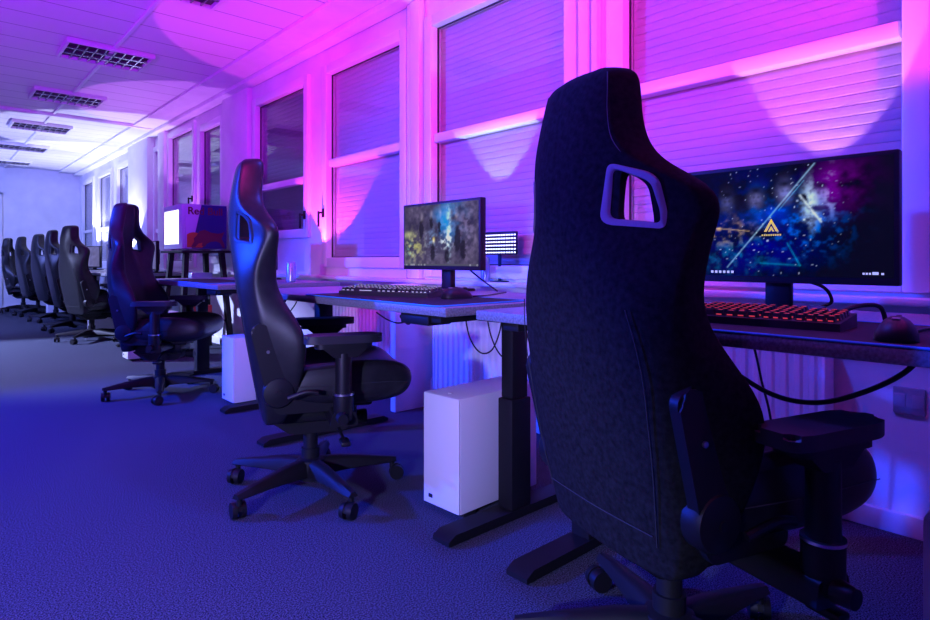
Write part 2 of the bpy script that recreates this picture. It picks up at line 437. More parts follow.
def make_chair(label, fabric, ring_m, stitch_m, base_rot, legs=5, arm_shift=0.0, ARM_Z=.65, seam_r=.0014):
    t = thing('gaming_chair', label, 'gaming chair', (0,0,0), 0, 'black gaming chairs at the desks')
    # --- backrest
    b = B(); loft(b, [back_ring(r) for r in BACK]); back = obj('backrest', b, fabric, t)
    back.parent = None; subsurf(back, 2)
    cut = B()
    for s in (1, -1):
        prism(cut, [(s*y, z) for y, z in rounded(HOLE)], (-.24-.10*AX[0], s*.10*AX[1], 0), (0,1,0), (0,0,1), (.30*AX[0], -s*.30*AX[1], 0))
    co = obj('cutter', cut, fabric, smooth=False)
    m = back.modifiers.new('b', 'BOOLEAN'); m.object = co; m.operation = 'DIFFERENCE'; m.solver = 'EXACT'
    applied(back); bpy.data.objects.remove(co); back.parent = t
    back.data.shade_smooth(); back.data.set_sharp_from_angle(angle=R(38))
    for s in (1, -1):
        b = B(); ro = rounded(HOLE, .016, 5)
        cy = sum(p[0] for p in ro)/len(ro); cz = sum(p[1] for p in ro)/len(ro)
        N = len(ro)
        def P(k, sc, off):
            y, z = ro[k]; dy = y-cy; dz = z-cz; L = math.hypot(dy, dz); f = (L+sc)/L
            y2 = cy+dy*f; z2 = cz+dz*f
            return (back_x_at(z2, y2)+off*(AX[0] if off > .02 else 1), s*(y2-(off*AX[1] if off > .02 else 0)), z2+.1*(back_x_at(z2,y2)-interp(z2)[1]-BX))
        for k in range(N):
            j = (k+1) % N
            for q, (a0, a1) in enumerate((((.012,.004),(.011,-.005)), ((.011,-.005),(.0,-.006)), ((.0,-.006),(-.003,-.002)), ((-.003,-.002),(-.003,.05)))):
                fc = b.faces.new([b.verts.new(P(k,*a0)), b.verts.new(P(j,*a0)), b.verts.new(P(j,*a1)), b.verts.new(P(k,*a1))]); fc.material_index = int(q == 3)
        bmesh.ops.remove_doubles(b, verts=b.verts, dist=1e-5)
        obj('shoulder_ring', b, [ring_m, M['plastic']], back, angle=50)
    # seams along the back panel edges
    for s in (1, -1):
        b = B(); tube(b, [(r[1]+r[4]+.002+BX, s*(r[3]*.972), r[0]+.1*r[4]) for r in BACK[11:20]], seam_r, 6, 4); obj('seam', b, stitch_m, back)
        b = B(); tube(b, [(r[1]+.0068+BX, s*(r[2]*.985), r[0]+.001) for r in BACK[2:9]], seam_r, 6, 4); obj('panel_seam', b, M['stitch_dark'], back)
    b = B(); tube(b, [(-.246+BX,-.165,.40), (-.2485+BX,-.08,.398), (-.2495+BX,0,.397), (-.2485+BX,.08,.398), (-.246+BX,.165,.40)], seam_r, 6, 4); obj('panel_seam', b, M['stitch_dark'], back)
    # --- seat
    b = B(); rings = []
    for (x, w, zb, zt, bol) in [(-.235,.190,.385,.430,.012),(-.225,.215,.365,.450,.028),(-.15,.245,.350,.462,.045),(0,.262,.345,.470,.052),(.12,.268,.345,.478,.045),(.20,.265,.350,.486,.028),(.255,.255,.362,.484,.014),(.285,.238,.385,.468,.006),(.298,.205,.41,.445,.002)]:
        x += BX+.02; zb += .025; zt += .025
        half = [(0, zb), (w*.6, zb), (w*.9, zb+.012), (w, zb+.035), (w+.004, (zb+zt)/2+.01), (w-.008, zt+bol*.75), (w-.045, zt+bol), (w-.085, zt+bol*.45), (w-.12, zt+.003), (w*.3, zt)]
        pts = [(x, y, z) for y, z in half]+[(x, 0, zt)]
        rings.append(pts+[(x, -y, z) for x, y, z in reversed(pts[1:-1])])
    loft(b, rings); seat = obj('seat', b, fabric if fabric is not M['suede'] else M['leather'], t); subsurf(seat, 2)
    seat.data.shade_smooth()
    for s in (1, -1):
        b = B(); tube(b, [(x_+BX+.02, s*y_, z_+.025) for x_, y_, z_ in ((-.15,.2485,.435), (0,.2665,.436), (.12,.2725,.438), (.2,.2695,.437), (.262,.258,.43))], seam_r, 6, 4)
        obj('seam', b, stitch_m, seat)
    # --- side hinge covers and recline plates
    for s in (1, -1):
        b = B(); y0 = s*.217; y1 = s*.254
        lathe(b, [(.055,0),(.056,.028*s),(.05,.04*s),(.02,.046*s),(.001,.046*s)], (-.175+BX, y0, .445), 28, axis='Y')
        prism(b, rounded([(-.270,.67),(-.225,.70),(-.195,.64),(-.128,.46),(-.15,.40),(-.21,.42)], .02, 4), (BX, y0+s*.010, 0), (1,0,0), (0,0,1), (0, s*.026, 0), bev=.006)
        prism(b, rounded([(-.23,.44),(-.16,.45),(.02,.40),(.02,.345),(-.18,.345)], .02, 4), (BX, y0-s*.03, .02), (1,0,0), (0,0,1), (0, s*.055, 0))
        hc = obj('hinge_cover', b, M['plastic'], t)
        b = B(); cyl(b, (-.210+BX, s*.249, .59), (-.210+BX, s*.257, .59), .006, seg=12); obj('bolt', b, M['chrome'], hc)
        b = B(); cyl(b, (-.175+BX, s*.259, .445), (-.175+BX, s*.266, .445), .010, seg=16); obj('hinge_cap', b, M['plastic'], hc)
    b = B(); tube(b, [(-.10,-.285,.43),(-.04,-.298,.45),(.0,-.302,.445)], .009, 10, 4); obj('recline_lever', b, M['plastic'], t)
    # --- armrests
    for s in (1, -1):
        ay = s*.318; ax = .085+arm_shift
        b = B()
        prism(b, rounded([(-.135,-.038),(-.10,-.05),(.09,-.05),(.135,-.03),(.135,.03),(.09,.05),(-.10,.05),(-.135,.038)], .03, 4), (ax, ay, ARM_Z-.028), (1,0,0), (0,1,0), (0,0,.028), bev=.010)
        obj('armrest_pad', b, M['soft_plastic'], t)
        b = B()
        prism(b, rounded([(-.10,-.038),(.10,-.038),(.10,.038),(-.10,.038)], .03, 4), (ax, ay, ARM_Z-.046), (1,0,0), (0,1,0), (0,0,.018))
        prism(b, [(-.075,0),(.085,0),(.045,-.034),(-.035,-.034)], (ax, ay-.026, ARM_Z-.045), (1,0,0), (0,0,1), (0,.052,0))
        lathe(b, [(.029,.0),(.029,.155),(.028,.16)], (ax, ay, ARM_Z-.225), 20)
        obj('armrest_post', b, M['plastic'], t)
        b = B()
        lathe(b, [(.033,0),(.036,.01),(.036,.085),(.032,.09)], (ax, ay, ARM_Z-.30), 20)
        prism(b, rounded([(-.05,0),(.05,0),(.04,.05),(-.04,.05)], .012, 3), (ax, ay+s*.02, ARM_Z-.32), (1,0,0), (0,0,1), (0,-s*.20,0))
        cyl(b, (ax-.01, ay+s*.03, ARM_Z-.285), (ax-.01, ay+s*.065, ARM_Z-.285), .022, .018)
        obj('armrest_bracket', b, M['plastic'], t)
        b = B(); cyl(b, (ax, ay, ARM_Z-.212), (ax, ay, ARM_Z-.206), .0375, seg=24); obj('armrest_collar', b, M['chrome'] if s else M['chrome'], t)
    # --- mechanism and column
    b = B(); box(b, (.02,0,.325), (.30,.20,.07), None, .02); box(b, (.04,0,.365), (.36,.30,.025), None, .01)
    prism(b, rounded([(-.16,.30),(.17,.30),(.13,.24),(-.08,.24)], .02, 3), (0,-.06,0), (1,0,0), (0,0,1), (0,.12,0))
    cyl(b, (.17,0,.275), (.22,0,.275), .026, .03)
    obj('tilt_mechanism', b, M['black_metal'], t)
    b = B(); tube(b, [(.06,-.09,.30),(.08,-.2,.295),(.09,-.29,.27)], .006, 8, 4); box(b, (.092,-.30,.265), (.035,.07,.018), (0,0,0), .007)
    obj('height_lever', b, M['plastic'], t)
    b = B(); lathe(b, [(.028,.25),(.028,.17),(.036,.17),(.036,.115),(.044,.115),(.044,.045)], (0,0,0), 24); obj('gas_lift', b, M['black_metal'], t)
    # --- star base
    b = B(); lathe(b, [(.03,.135),(.055,.125),(.06,.10),(.055,.055),(.03,.05)], (0,0,0), 28); obj('base_hub', b, M['black_metal'], t)
    for k in range(legs):
        a = base_rot+2*PI*k/legs; ca, sa = math.cos(a), math.sin(a)
        b = B(); rings = []
        for (r, w, z0, z1) in ((.04,.036,.062,.128),(.12,.031,.070,.126),(.22,.026,.074,.112),(.31,.022,.074,.098),(.345,.019,.075,.092)):
            prof = [(-w, z0+.004), (-w*.8, z0), (w*.8, z0), (w, z0+.004), (w*.85, z1-.012), (w*.45, z1), (-w*.45, z1), (-w*.85, z1-.012)]
            rings.append([(ca*r-sa*y, sa*r+ca*y, z) for y, z in prof])
        loft(b, rings); obj('base_leg', b, M['black_metal'], t, angle=50)
        cr = a+1.2+k*.9; cx, sx = math.cos(cr), math.sin(cr); px, py = ca*.33, sa*.33
        ox, oy = px-cx*.018, py-sx*.018
        b = B(); cyl(b, (px,py,.075), (px,py,.05), .010)
        prism(b, [(math.cos(q)*.027, math.sin(q)*.027) for q in [PI*j/8 for j in range(9)]], (ox-sx*-.022, oy+cx*-.022, .030), (cx,sx,0), (0,0,1), (-sx*.044, cx*.044, 0))
        cas = obj('caster', b, M['plastic'], t)
        for s in (1, -1):
            b = B(); p0 = Vector((ox-sx*s*.007, oy+cx*s*.007, .030)); p1 = Vector((ox-sx*s*.024, oy+cx*s*.024, .030))
            cyl(b, p0, p1, .030, .028, 22); obj('wheel', b, M['plastic'], cas)
    return t

chair1 = make_chair('large black suede gaming chair in front with silver shoulder ring', M['suede'], M['silver_frame'], M['stitch'], R(149), arm_shift=-.03, ARM_Z=.62, seam_r=.0011)
chair1.location = (1.240, .683, 0); chair1.rotation_euler.z = R(-17)
chair2 = make_chair('black leather gaming chair second in the row, seat turned to the middle desk', M['leather'], M['plastic'], M['stitch_dark'], R(195+23))
chair2.location = (1.15, 2.17, 0); chair2.rotation_euler.z = R(-23)
for (x, y, rz, lab) in ((1.215, 4.40, -36, 'black leather gaming chair third in the row, turned with its glossy front to us'),
                        (1.45, 7.85, 14, 'black leather gaming chair fourth in the row, first beyond the drinks cooler'),
                        (1.48, 9.15, 2, 'black leather gaming chair fifth in the row, lit blue along its edge'),
                        (1.52, 10.72, 10, 'black leather gaming chair sixth in the row'),
                        (1.46, 12.05, 6, 'black leather gaming chair seventh in the row, second from the far wall'),
                        (1.36, 12.95, -20, 'black leather gaming chair last in the row, closest to the far wall')):
    dup(chair2, (x, y, 0), R(rz), lab)

# ------------------------------------------------------------------ desks
DZ = .765
DX0, DX1 = 1.17, 1.97
def make_desk():
    t = thing('desk', '', 'desk', (0,0,0), 0, 'height adjustable desks along the windows')     # origin: front right corner on the floor; runs +y
    Lg, dp = 1.57, DX1-DX0
    b = B(); bx(b, 0, dp, 0, Lg, DZ-.028, DZ, .004); obj('tabletop', b, M['desk_top'], t)
    for y in (.10, Lg-.10):
        b = B(); bx(b, .36, .46, y-.035, y+.035, .03, .42, .006); bx(b, .37, .45, y-.028, y+.028, .42, DZ-.06, .005)
        lg = obj('leg', b, M['black_metal'], t)
        b = B()
        prism(b, [(.0,.004),(.0,.018),(.03,.034),(.70,.034),(.73,.018),(.73,.004)], (0.065, y-.04, 0), (1,0,0), (0,0,1), (0,.08,0))
        for x in (.11,.75): cyl(b, (x,y,.0), (x,y,.008), .02, seg=14)
        obj('foot', b, M['black_metal'], lg)
        b = B(); bx(b, .04, dp-.04, y-.03, y+.03, DZ-.055, DZ-.028, .003); obj('support_arm', b, M['black_metal'], lg)
    b = B(); bx(b, .33, .49, .10, Lg-.10, DZ-.075, DZ-.045, .004); obj('crossbeam', b, M['black_metal'], t)
    b = B(); bx(b, .03, .13, .12, .27, DZ-.066, DZ-.028, .006); cb = obj('control_box', b, M['plastic'], t)
    return t
dk = make_desk()
desks = [(-.31, 'height adjustable desk behind the nearest chair, holding the big monitor', .02), (1.37, 'height adjustable desk in the middle, with the tall white case at its end', 0),
         (3.50, 'height adjustable desk in front of the drinks cooler', .10), (7.0, 'height adjustable desk first beyond the drinks cooler', .30),
         (8.62, 'height adjustable desk at the fifth chair in the row', .30), (10.22, 'height adjustable desk at the sixth chair in the row', .30), (12.3, 'height adjustable desk closest to the far wall', .30)]
for k, (y, lab, dx) in enumerate(desks):
    o = dk if k == 0 else dup(dk, (0,0,0), 0)
    o.location = (DX0+dx, y, 0); o['label'] = lab

def mousepad(label, x0, x1, y0, y1):
    t = thing('desk_mat', label, 'mouse pad', ((x0+x1)/2, (y0+y1)/2, DZ), 0, 'large desk mats')
    a, c = (x1-x0)/2, (y1-y0)/2
    b = B(); prism(b, rounded([(-a,-c),(a,-c),(a,c),(-a,c)], .025, 4), (0,0,0.0005), (1,0,0), (0,1,0), (0,0,.0035)); obj('cloth', b, M['pad'], t)
    b = B(); q = rounded([(-a,-c),(a,-c),(a,c),(-a,c)], .025, 4)
    tube(b, [(x,y,.0028) for x,y in q], .0026, 6, 0, True); obj('stitched_edge', b, M['pad_edge'], t)
PZ = DZ+.004
mousepad('black desk mat with cyan edge under the red lit keyboard', 1.193, 1.60, .02, .92)
mousepad('black desk mat with cyan edge under the white lit keyboard', 1.173, 1.58, 1.41, 2.27)

def keyboard(label, x, y, z, rz, glow, group='mechanical keyboards'):
    # local: +x away from the user, +y to the left
    t = thing('keyboard', label, 'keyboard', (x, y, z), rz, group)
    b = B(); prism(b, [(-.07,.0),(-.07,.016),(.07,.028),(.07,.0)], (0,-.22,0), (1,0,0), (0,0,1), (0,.44,0), bev=.003); obj('case', b, M['key'], t)
    b = B(); g = B()
    sl = .012/.14
    for r in range(6):
        x0 = .052-.0205*r; yy = .213
        rowk = []
        if r == 5: ws = [1.25,1.25,1.25,6.0,1.25,1.25,1.25,1.25]
        else: ws = [1]*15
        unit = .0188
        ws = ws+[.4]+[1,1,1]+[.4]+([1,1,1,1] if r else [0])
        for w in ws:
            if w >= 1:
                if not (r == 0 and len(rowk) in (1,6)):
                    cx, cy = x0, yy-w*unit/2; zt = .022+(cx+.07)*sl
                    s = .0085
                    wy = w*unit/2-.0013
                    lo = [(cx-s, cy-wy, zt-.006), (cx+s, cy-wy, zt-.006), (cx+s, cy+wy, zt-.006), (cx-s, cy+wy, zt-.006)]
                    hi = [(cx-s*.75, cy-wy+.0022, zt+.006), (cx+s*.75, cy-wy+.0022, zt+.006), (cx+s*.75, cy+wy-.0022, zt+.006), (cx-s*.75, cy+wy-.0022, zt+.006)]
                    vl = [b.verts.new(p) for p in lo]; vh = [b.verts.new(p) for p in hi]
                    b.faces.new(vh)
                    for k in range(4): b.faces.new((vl[k], vl[(k+1)%4], vh[(k+1)%4], vh[k]))
                    bx(g, cx-.0040, cx+.0042, cy-.0042, cy+.0042, zt+.0058, zt+.0064)
                    bx(g, cx-s*1.12, cx-s*1.02, cy-wy*.55, cy+wy*.55, zt-.005, zt-.0025)
                rowk.append(w)
            yy -= w*unit
    obj('keycaps', b, M['key'], t, smooth=False); obj('key_lights', g, glow, t, smooth=False)
    return t
mousepad('black desk mat on the desk in front of the cooler', 1.275, 1.66, 3.72, 4.66)
keyboard('black keyboard with red lit keys on the near desk', 1.385, .595, PZ, R(3), M['red_glow'])
keyboard('black keyboard with white lit keys on the middle desk', 1.40, 1.97, PZ, R(17), M['white_glow'])

def mouse(label, x, y, z, rz):
    t = thing('computer_mouse', label, 'mouse', (x, y, z), rz, 'computer mice')
    b = B(); rings = []
    for (px, w, h) in ((-.062,.012,.014),(-.055,.026,.026),(-.035,.033,.038),(-.005,.032,.042),(.025,.029,.036),(.048,.027,.025),(.060,.018,.014)):
        rings.append([(px, math.cos(q)*w, .001+max(0, math.sin(q))*h) if q < PI+.01 else (px, math.cos(q)*w*.96, 0.0) for q in [2*PI*j/20 for j in range(20)]])
    loft(b, rings); o = obj('shell', b, M['plastic'], t, angle=60)
    b = B(); cyl(b, (.036,-.004,.030), (.036,.004,.030), .011, seg=16); obj('scroll_wheel', b, M['soft_plastic'], t)
    b = B(); box(b, (-.03,0,.0395), (.014,.012,.002), (0,-.05,0), .001); obj('logo_plate', b, M['silver_frame'], t)
    return t
mouse('black mouse on the near desk right of the red lit keyboard', 1.285, .27, PZ, R(8))
mouse('black mouse at the right end of the middle desk mat', 1.46, 1.645, PZ, R(-5))

# ------------------------------------------------------------------ screens
def blob(p, c, s): return math.exp(-(((p[0]-c[0])/s[0])**2+((p[1]-c[1])/s[1])**2))
def hsh(a, b_): 
    v = math.sin(a*127.1+b_*311.7)*43758.5453; return v-math.floor(v)
def vnoise(x, y):
    i, j = math.floor(x), math.floor(y); u, v = x-i, y-j; u = u*u*(3-2*u); v = v*v*(3-2*v)
    return (hsh(i,j)*(1-u)+hsh(i+1,j)*u)*(1-v)+(hsh(i,j+1)*(1-u)+hsh(i+1,j+1)*u)*v
def fbm(x, y): return sum(vnoise(x*2**k, y*2**k)/2**(k+1) for k in range(4))
def seg_d(p, a, c):
    ax, ay = a; bx_, by = c; t = max(0, min(1, ((p[0]-ax)*(bx_-ax)+(p[1]-ay)*(by-ay))/((bx_-ax)**2+(by-ay)**2)))
    return math.hypot(p[0]-ax-t*(bx_-ax), p[1]-ay-t*(by-ay))
def sm(x, a, b_):
    t = max(0, min(1, (x-a)/(b_-a))); return t*t*(3-2*t)
def pic_near(u, v):     # u 0..1 left to right, v 0..1 bottom to top
    p = (u*1.78, v); n = fbm(u*11, v*7); n2 = fbm(u*34+5, v*20); n3 = fbm(u*70, v*40+3)
    c = [.003,.003,.007]
    def add(k, col):
        for i in range(3): c[i] += k*col[i]
    edge = 1-sm(u, .70, .88)
    add(blob(p, (.75,.45), (.42,.40))*sm(n,.3,.75)*edge*.9, (.006,.035,.32))
    add(blob(p, (1.12,.45), (.26,.22))*sm(n2,.45,.75)*.9, (.07,.20,.75))
    add(blob(p, (1.20,.64), (.05,.16))*sm(n2,.3,.7)*1.6, (.55,.68,.9))
    add(blob(p, (.42,.42), (.22,.10))*sm(n2,.45,.75)*1.0, (.60,.38,.14))
    add(blob(p, (.55,.20), (.34,.16))*sm(n2,.4,.8)*.7, (.02,.16,.30))
    add(blob(p, (.78,.62), (.16,.14))*sm(n,.25,.7)*.7, (.01,.12,.55))
    add(blob(p, (1.42,.80), (.17,.16))*sm(n,.25,.7)*.9, (.22,.02,.34))
    add(blob(p, (1.34,.72), (.05,.2))*sm(n2,.45,.8)*.6, (.5,.5,.75))
    for (fx, fy, k) in ((.50,.70,.5),(.76,.72,.8),(1.0,.76,1.3),(1.28,.72,.8)):      # dim busts of unknown people
        h = blob(p, (fx,fy), (.052,.085)); sh = blob(p, (fx,fy-.20), (.13,.10))
        add(h*k*(.5+.9*n3), (.20,.20,.42)); add(sh*k*.7*n2, (.06,.08,.36))
        d = min(1, .9*blob(p, (fx,fy+.075), (.06,.035))+.55*blob(p, (fx-.018,fy+.012), (.012,.012))+.55*blob(p, (fx+.020,fy+.012), (.012,.012))+.4*blob(p, (fx,fy-.045), (.02,.010)))
        c = [q*(1-d) for q in c]
    for (a, e, w, s, col) in (((.505,.08),(1.23,.99),.006,.8,(.40,.58,.8)), ((1.12,.72),(1.28,.48),.008,1.0,(.7,.8,.95)), ((.30,.47),(.70,.42),.005,.6,(.7,.5,.25)), ((1.02,.30),(1.12,.10),.006,.5,(.05,.45,.8)), ((.80,.12),(1.12,.10),.008,.35,(.05,.4,.6)), ((.95,.60),(1.15,.85),.004,.5,(.3,.6,.9))):
        add(s*math.exp(-(seg_d(p,a,e)/w)**2)*(.3+n2), col)
    h = hsh(round(u*170), round(v*95)+3)
    if h > .988 and blob(p, (.95,.55), (.6,.5)) > .3: add((h-.988)*60*edge, (.65,.72,1))
    m_ = sum(c)/3; c = [(m_+(q-m_)*1.45)*1.25 for q in c]
    return [max(0, min(1, q)) for q in c]
def pic_mid(u, v):
    p = (u*1.78, v); n = fbm(u*9+3, v*6+1); n2 = fbm(u*26+9, v*18); n3 = fbm(u*60, v*36)
    c = [.020+.10*n*n2*2, .018+.085*n*n2*2, .035+.12*n*n2*2]
    def add(k, col):
        for i in range(3): c[i] += k*col[i]
    add(blob(p, (.26,.32), (.22,.20))*sm(n2,.4,.7)*.8, (.42,.42,.14))
    add(blob(p, (.10,.52), (.16,.05))*.5, (.5,.52,.25))
    add(blob(p, (.16,.25), (.12,.16))*sm(n3,.4,.7)*.4, (.3,.5,.4))
    add(blob(p, (1.10,.74), (.30,.26))*sm(n,.25,.7)*.9, (.03,.24,.60))
    add(blob(p, (1.12,.55), (.045,.34))*sm(n2,.3,.65)*1.2, (.55,.75,.9))
    add(blob(p, (1.05,.40), (.13,.12))*sm(n2,.4,.65)*.9, (.7,.78,.85))
    add(blob(p, (.72,.40), (.14,.18))*sm(n2,.4,.7)*.5, (.2,.34,.55))
    add(blob(p, (1.5,.6), (.25,.4))*sm(n2,.4,.7)*.25, (.3,.24,.42))
    for (fx, fy, w, h) in ((.45,.60,.07,.20),(.74,.22,.065,.17),(1.32,.42,.09,.26),(.70,.70,.05,.12),(1.44,.26,.07,.2),(1.08,.16,.07,.13),(.90,.62,.04,.14)):
        d = sm(blob(p, (fx+.06*(n3-.5),fy), (w,h))+.5*(n2-.5), .35, .65)*.9
        c = [q*(1-d)+.008*d for q in c]
    for (fx, fy) in ((.46,.80),(.70,.84),(.92,.84),(1.30,.80)):
        add(blob(p, (fx,fy), (.035,.055))*.35*(.3+n3), (.5,.45,.5))
    add(blob(p, (.76,.42), (.025,.04))*.8, (.9,.75,.35))
    m_ = sum(c)/3; c = [(m_+(q-m_)*1.4)*1.6 for q in c]
    if v < .035: c = [.11,.11,.14] if hsh(round(u*60), 1) < .8 or .35 < u < .85 else [.4,.4,.45]
    return [max(0, min(1, q)) for q in c]
def pic_far(u, v):
    n = fbm(u*8+20, v*6); return [.10+n*.20, .10+n*.18, .25+n*.42]

def monitor(label, x, y, rz, w, h, zc, pic, nx, ny, emblem=False, icons=False):
    # local: screen faces -x, +y is to the viewer's left
    t = thing('monitor', label, 'monitor', (x, y, DZ), rz, 'monitors on the desks')
    z = zc-DZ
    b = B(); bx(b, -.012, .022, -w/2, w/2, z-h/2, z+h/2, .004); box(b, (.035,0,z-.01), (.04,w*.55,h*.55), None, .015); obj('housing', b, M['monitor'], t)
    be = .011; sw, sh = w-2*be, h-2*be-.008
    b = B(); cl = b.loops.layers.float_color.new('picture')
    vs = [[b.verts.new((-.0128, sw/2-sw*i/nx, z-sh/2+.004+sh*j/ny)) for j in range(ny+1)] for i in range(nx+1)]
    cols = [[pic(i/nx, j/ny) for j in range(ny+1)] for i in range(nx+1)]
    for i in range(nx):
        for j in range(ny):
            f = b.faces.new((vs[i][j], vs[i+1][j], vs[i+1][j+1], vs[i][j+1]))
            for lp, (a, c) in zip(f.loops, ((i,j),(i+1,j),(i+1,j+1),(i,j+1))): lp[cl] = (*cols[a][c], 1)
    s = obj('screen', b, M['screen'], t, smooth=False)
    def at(u, v): return (sw/2-sw*u, z-sh/2+.004+sh*v)
    if emblem:        # yellow peak emblem with a line of tiny caption marks
        b = B(); cy, cz = at(.50,.46); k = .020
        for poly in ([(-1,-.8),(-.62,-.8),(.12,.62),(-.02,1.0)], [(1,-.8),(.62,-.8),(-.12,.62),(.02,1.0)], [(-.42,-.8),(0,-.02),(.42,-.8),(.16,-.8),(0,-.5),(-.16,-.8)]):
            prism(b, [(-a*k, c*k) for a, c in poly], (-.0132, cy, cz), (0,1,0), (0,0,1), (-.0006,0,0))
        for q in range(9): bx(b, -.0138, -.0132, cy+.026-q*.006-.004, cy+.026-q*.006, cz-.028, cz-.0235)
        obj('emblem', b, M['yellow_glow'], s, smooth=False)
    if icons:
        b = B()
        for q in range(6):
            yy, zz = at(.205+q*.021, .035); bx(b, -.0138, -.0132, yy-.0035, yy+.0035, zz-.0035, zz+.0035)
        for q, (u0, u1) in enumerate(((.885,.893),(.897,.905),(.909,.917),(.922,.945),(.955,.965))):
            y0, zz = at(u0,.035); y1, _ = at(u1,.035); bx(b, -.0138,-.0132, y1, y0, zz-.0025, zz+.0025+(.002 if q == 3 else 0))
        obj('taskbar_icons', b, M['icon_glow'], s, smooth=False)
    b = B(); bx(b, .03, .06, -.035, .035, .01, z-.03, .006); st = obj('stand_column', b, M['monitor'], t)
    b = B(); prism(b, rounded([(-.10,-.12),(.10,-.10),(.10,.10),(-.10,.12)], .03, 4), (0.04,0,.0005), (1,0,0), (0,1,0), (0,0,.012), bev=.004); obj('stand_foot', b, M['monitor'], t)
    return t
monitor('large monitor on the near desk with dark blue star picture', 1.80, .672, R(0), .60, .340, 1.015, pic_near, 200, 112, True, True)
monitor('monitor on the middle desk with a bright battle picture', 1.80, 2.14, R(0), .555, .318, 1.023, pic_mid, 150, 84)
monitor('monitor behind the second chair on the desk by the cooler', 1.86, 4.30, R(0), .54, .32, 1.0, pic_far, 12, 8)
monitor('monitor just left of the drinks cooler', 1.90, 7.20, R(-4), .54, .32, .955, pic_far, 12, 8)
monitor('monitor on the fifth chair desk, behind the third chair', 1.90, 8.75, R(12), .54, .32, .955, pic_far, 12, 8)
monitor('monitor on the sixth chair desk', 1.90, 10.3, R(14), .54, .32, .955, pic_far, 12, 8)
monitor('monitor closest to the far wall', 1.90, 12.75, R(14), .54, .32, .955, pic_far, 12, 8)

# ------------------------------------------------------------------ computer cases
def make_case():
    t = thing('computer_case', '', 'computer', (0,0,0), 0, 'white tower computers under the desks')   # front faces -x; origin at floor centre
    w, d, h = .19, .42, .425
    b = B(); bx(b, -d/2, d/2, -w/2, w/2, .02, h, .004); obj('body', b, M['pc_white'], t)
    b = B(); bx(b, -d/2-.006, -d/2, -w/2+.001, w/2-.001, .022, h-.001, .002); fp = obj('front_panel', b, M['pc_white'], t)
    b = B(); bx(b, -d/2-.008, -d/2-.006, w/2-.05, w/2-.03, .045, .058); obj('badge', b, M['pc_dark'], fp)
    b = B(); cyl(b, (-d/2+.04,0,h-.001), (-d/2+.04,0,h+.003), .008, seg=16); obj('power_button', b, M['white_plastic'], t)
    for sx in (-1,1):
        b = B(); bx(b, sx*d*.36-.03, sx*d*.36+.03, -w/2+.01, w/2-.01, 0, .02, .002); obj('foot', b, M['pc_dark'], t)
    b = B(); bx(b, d/2, d/2+.003, -w/2+.02, w/2-.02, .06, h-.05); obj('rear_grille', b, M['pc_dark'], t, smooth=False)
    return t
pc = make_case()
cases = [(1.60, 1.655, 2, 'white tower computer standing at the right end of the middle desk'), (1.615, .160, 0, 'white tower computer at the right edge, mostly out of the picture'),
         (1.66, 3.81, 0, 'white tower computer behind the second chair'), (1.60, 6.08, 0, 'white tower computer on the floor behind the third chair'),
         (1.88, 7.33, 0, 'white tower computer on the floor beside the fourth chair'), (1.72, 8.30, 0, 'white tower computer on the floor between the fourth and fifth chairs'), (1.70, 11.3, 0, 'white tower computer on the floor past the sixth chair')]
for k, (x, y, rz, lab) in enumerate(cases):
    o = pc if k == 0 else dup(pc, (0,0,0), 0)
    o.location = (x, y, 0); o.rotation_euler.z = R(rz); o['label'] = lab

# ------------------------------------------------------------------ drinks cooler on a stand
CX0, CX1, CY0, CY1, CZ0, CZ1 = 1.87, 2.26, 5.98, 6.55, 1.005, 1.445
t = thing('drinks_cooler', 'small lit drinks cooler with bull print standing on a black rack', 'cooler', ((CX0+CX1)/2, (CY0+CY1)/2, CZ0))
hx, hy, hz = (CX1-CX0)/2, (CY1-CY0)/2, CZ1-CZ0
b = B(); bx(b, -hx, hx, -hy, hy, .012, hz, .006)
for sx in (-1,1):
    for sy in (-1,1): cyl(b, (sx*(hx-.04), sy*(hy-.05), 0), (sx*(hx-.04), sy*(hy-.05), .013), .015, seg=12)
obj('cabinet', b, M['cooler_white'], t)
b = B(); bx(b, -hx-.03, -hx, -hy, hy, .012, hz, .008); dr = obj('door', b, M['cooler_white'], t)
b = B(); bx(b, -hx-.034, -hx-.03, -hy+.10, hy-.04, .06, hz-.055, .001); obj('lit_window', b, M['cooler_glow'], dr, smooth=False)
# print on the side facing the camera (-y): local a = x from the front edge, b = height
side = B(); prism(side, [(.36,1),(1,1),(1,0),(.12,0)], (-hx+.012, -hy-.0005, .016), ((2*hx-.016),0,0), (0,0,hz-.02), (0,-.0015,0)); obj('blue_field', side, M['cooler_blue'], t, smooth=False)
b = B(); cs = [(math.cos(2*PI*k/36)*.095, math.sin(2*PI*k/36)*.095) for k in range(36)]
cs = [(max(-.062, a), max(-.05, c)) for a, c in cs]
prism(b, cs, (-hx+.075, -hy-.002, .075), (1,0,0), (0,0,1), (0,-.0012,0)); obj('sun_print', b, M['cooler_orange'], t, smooth=False)
bull = [(.02,.02),(.05,.07),(.045,.10),(.075,.13),(.10,.17),(.15,.185),(.21,.16),(.27,.15),(.31,.155),(.345,.17),(.33,.135),(.315,.10),(.34,.06),(.35,.01),(.325,.015),(.30,.06),(.26,.075),(.21,.07),(.17,.05),(.15,.02),(.12,.03),(.13,.06),(.09,.05),(.06,.015)]
b = B(); prism(b, bull, (-hx+.03, -hy-.0032, .012), (.97,0,0), (0,0,1), (0,-.0012,0)); obj('bull_print', b, M['cooler_red'], t, smooth=False)
cu = bpy.data.curves.new('lettering', 'FONT'); cu.body = 'Red Bull'; cu.size = .098; cu.extrude = .0008; cu.offset = .0022
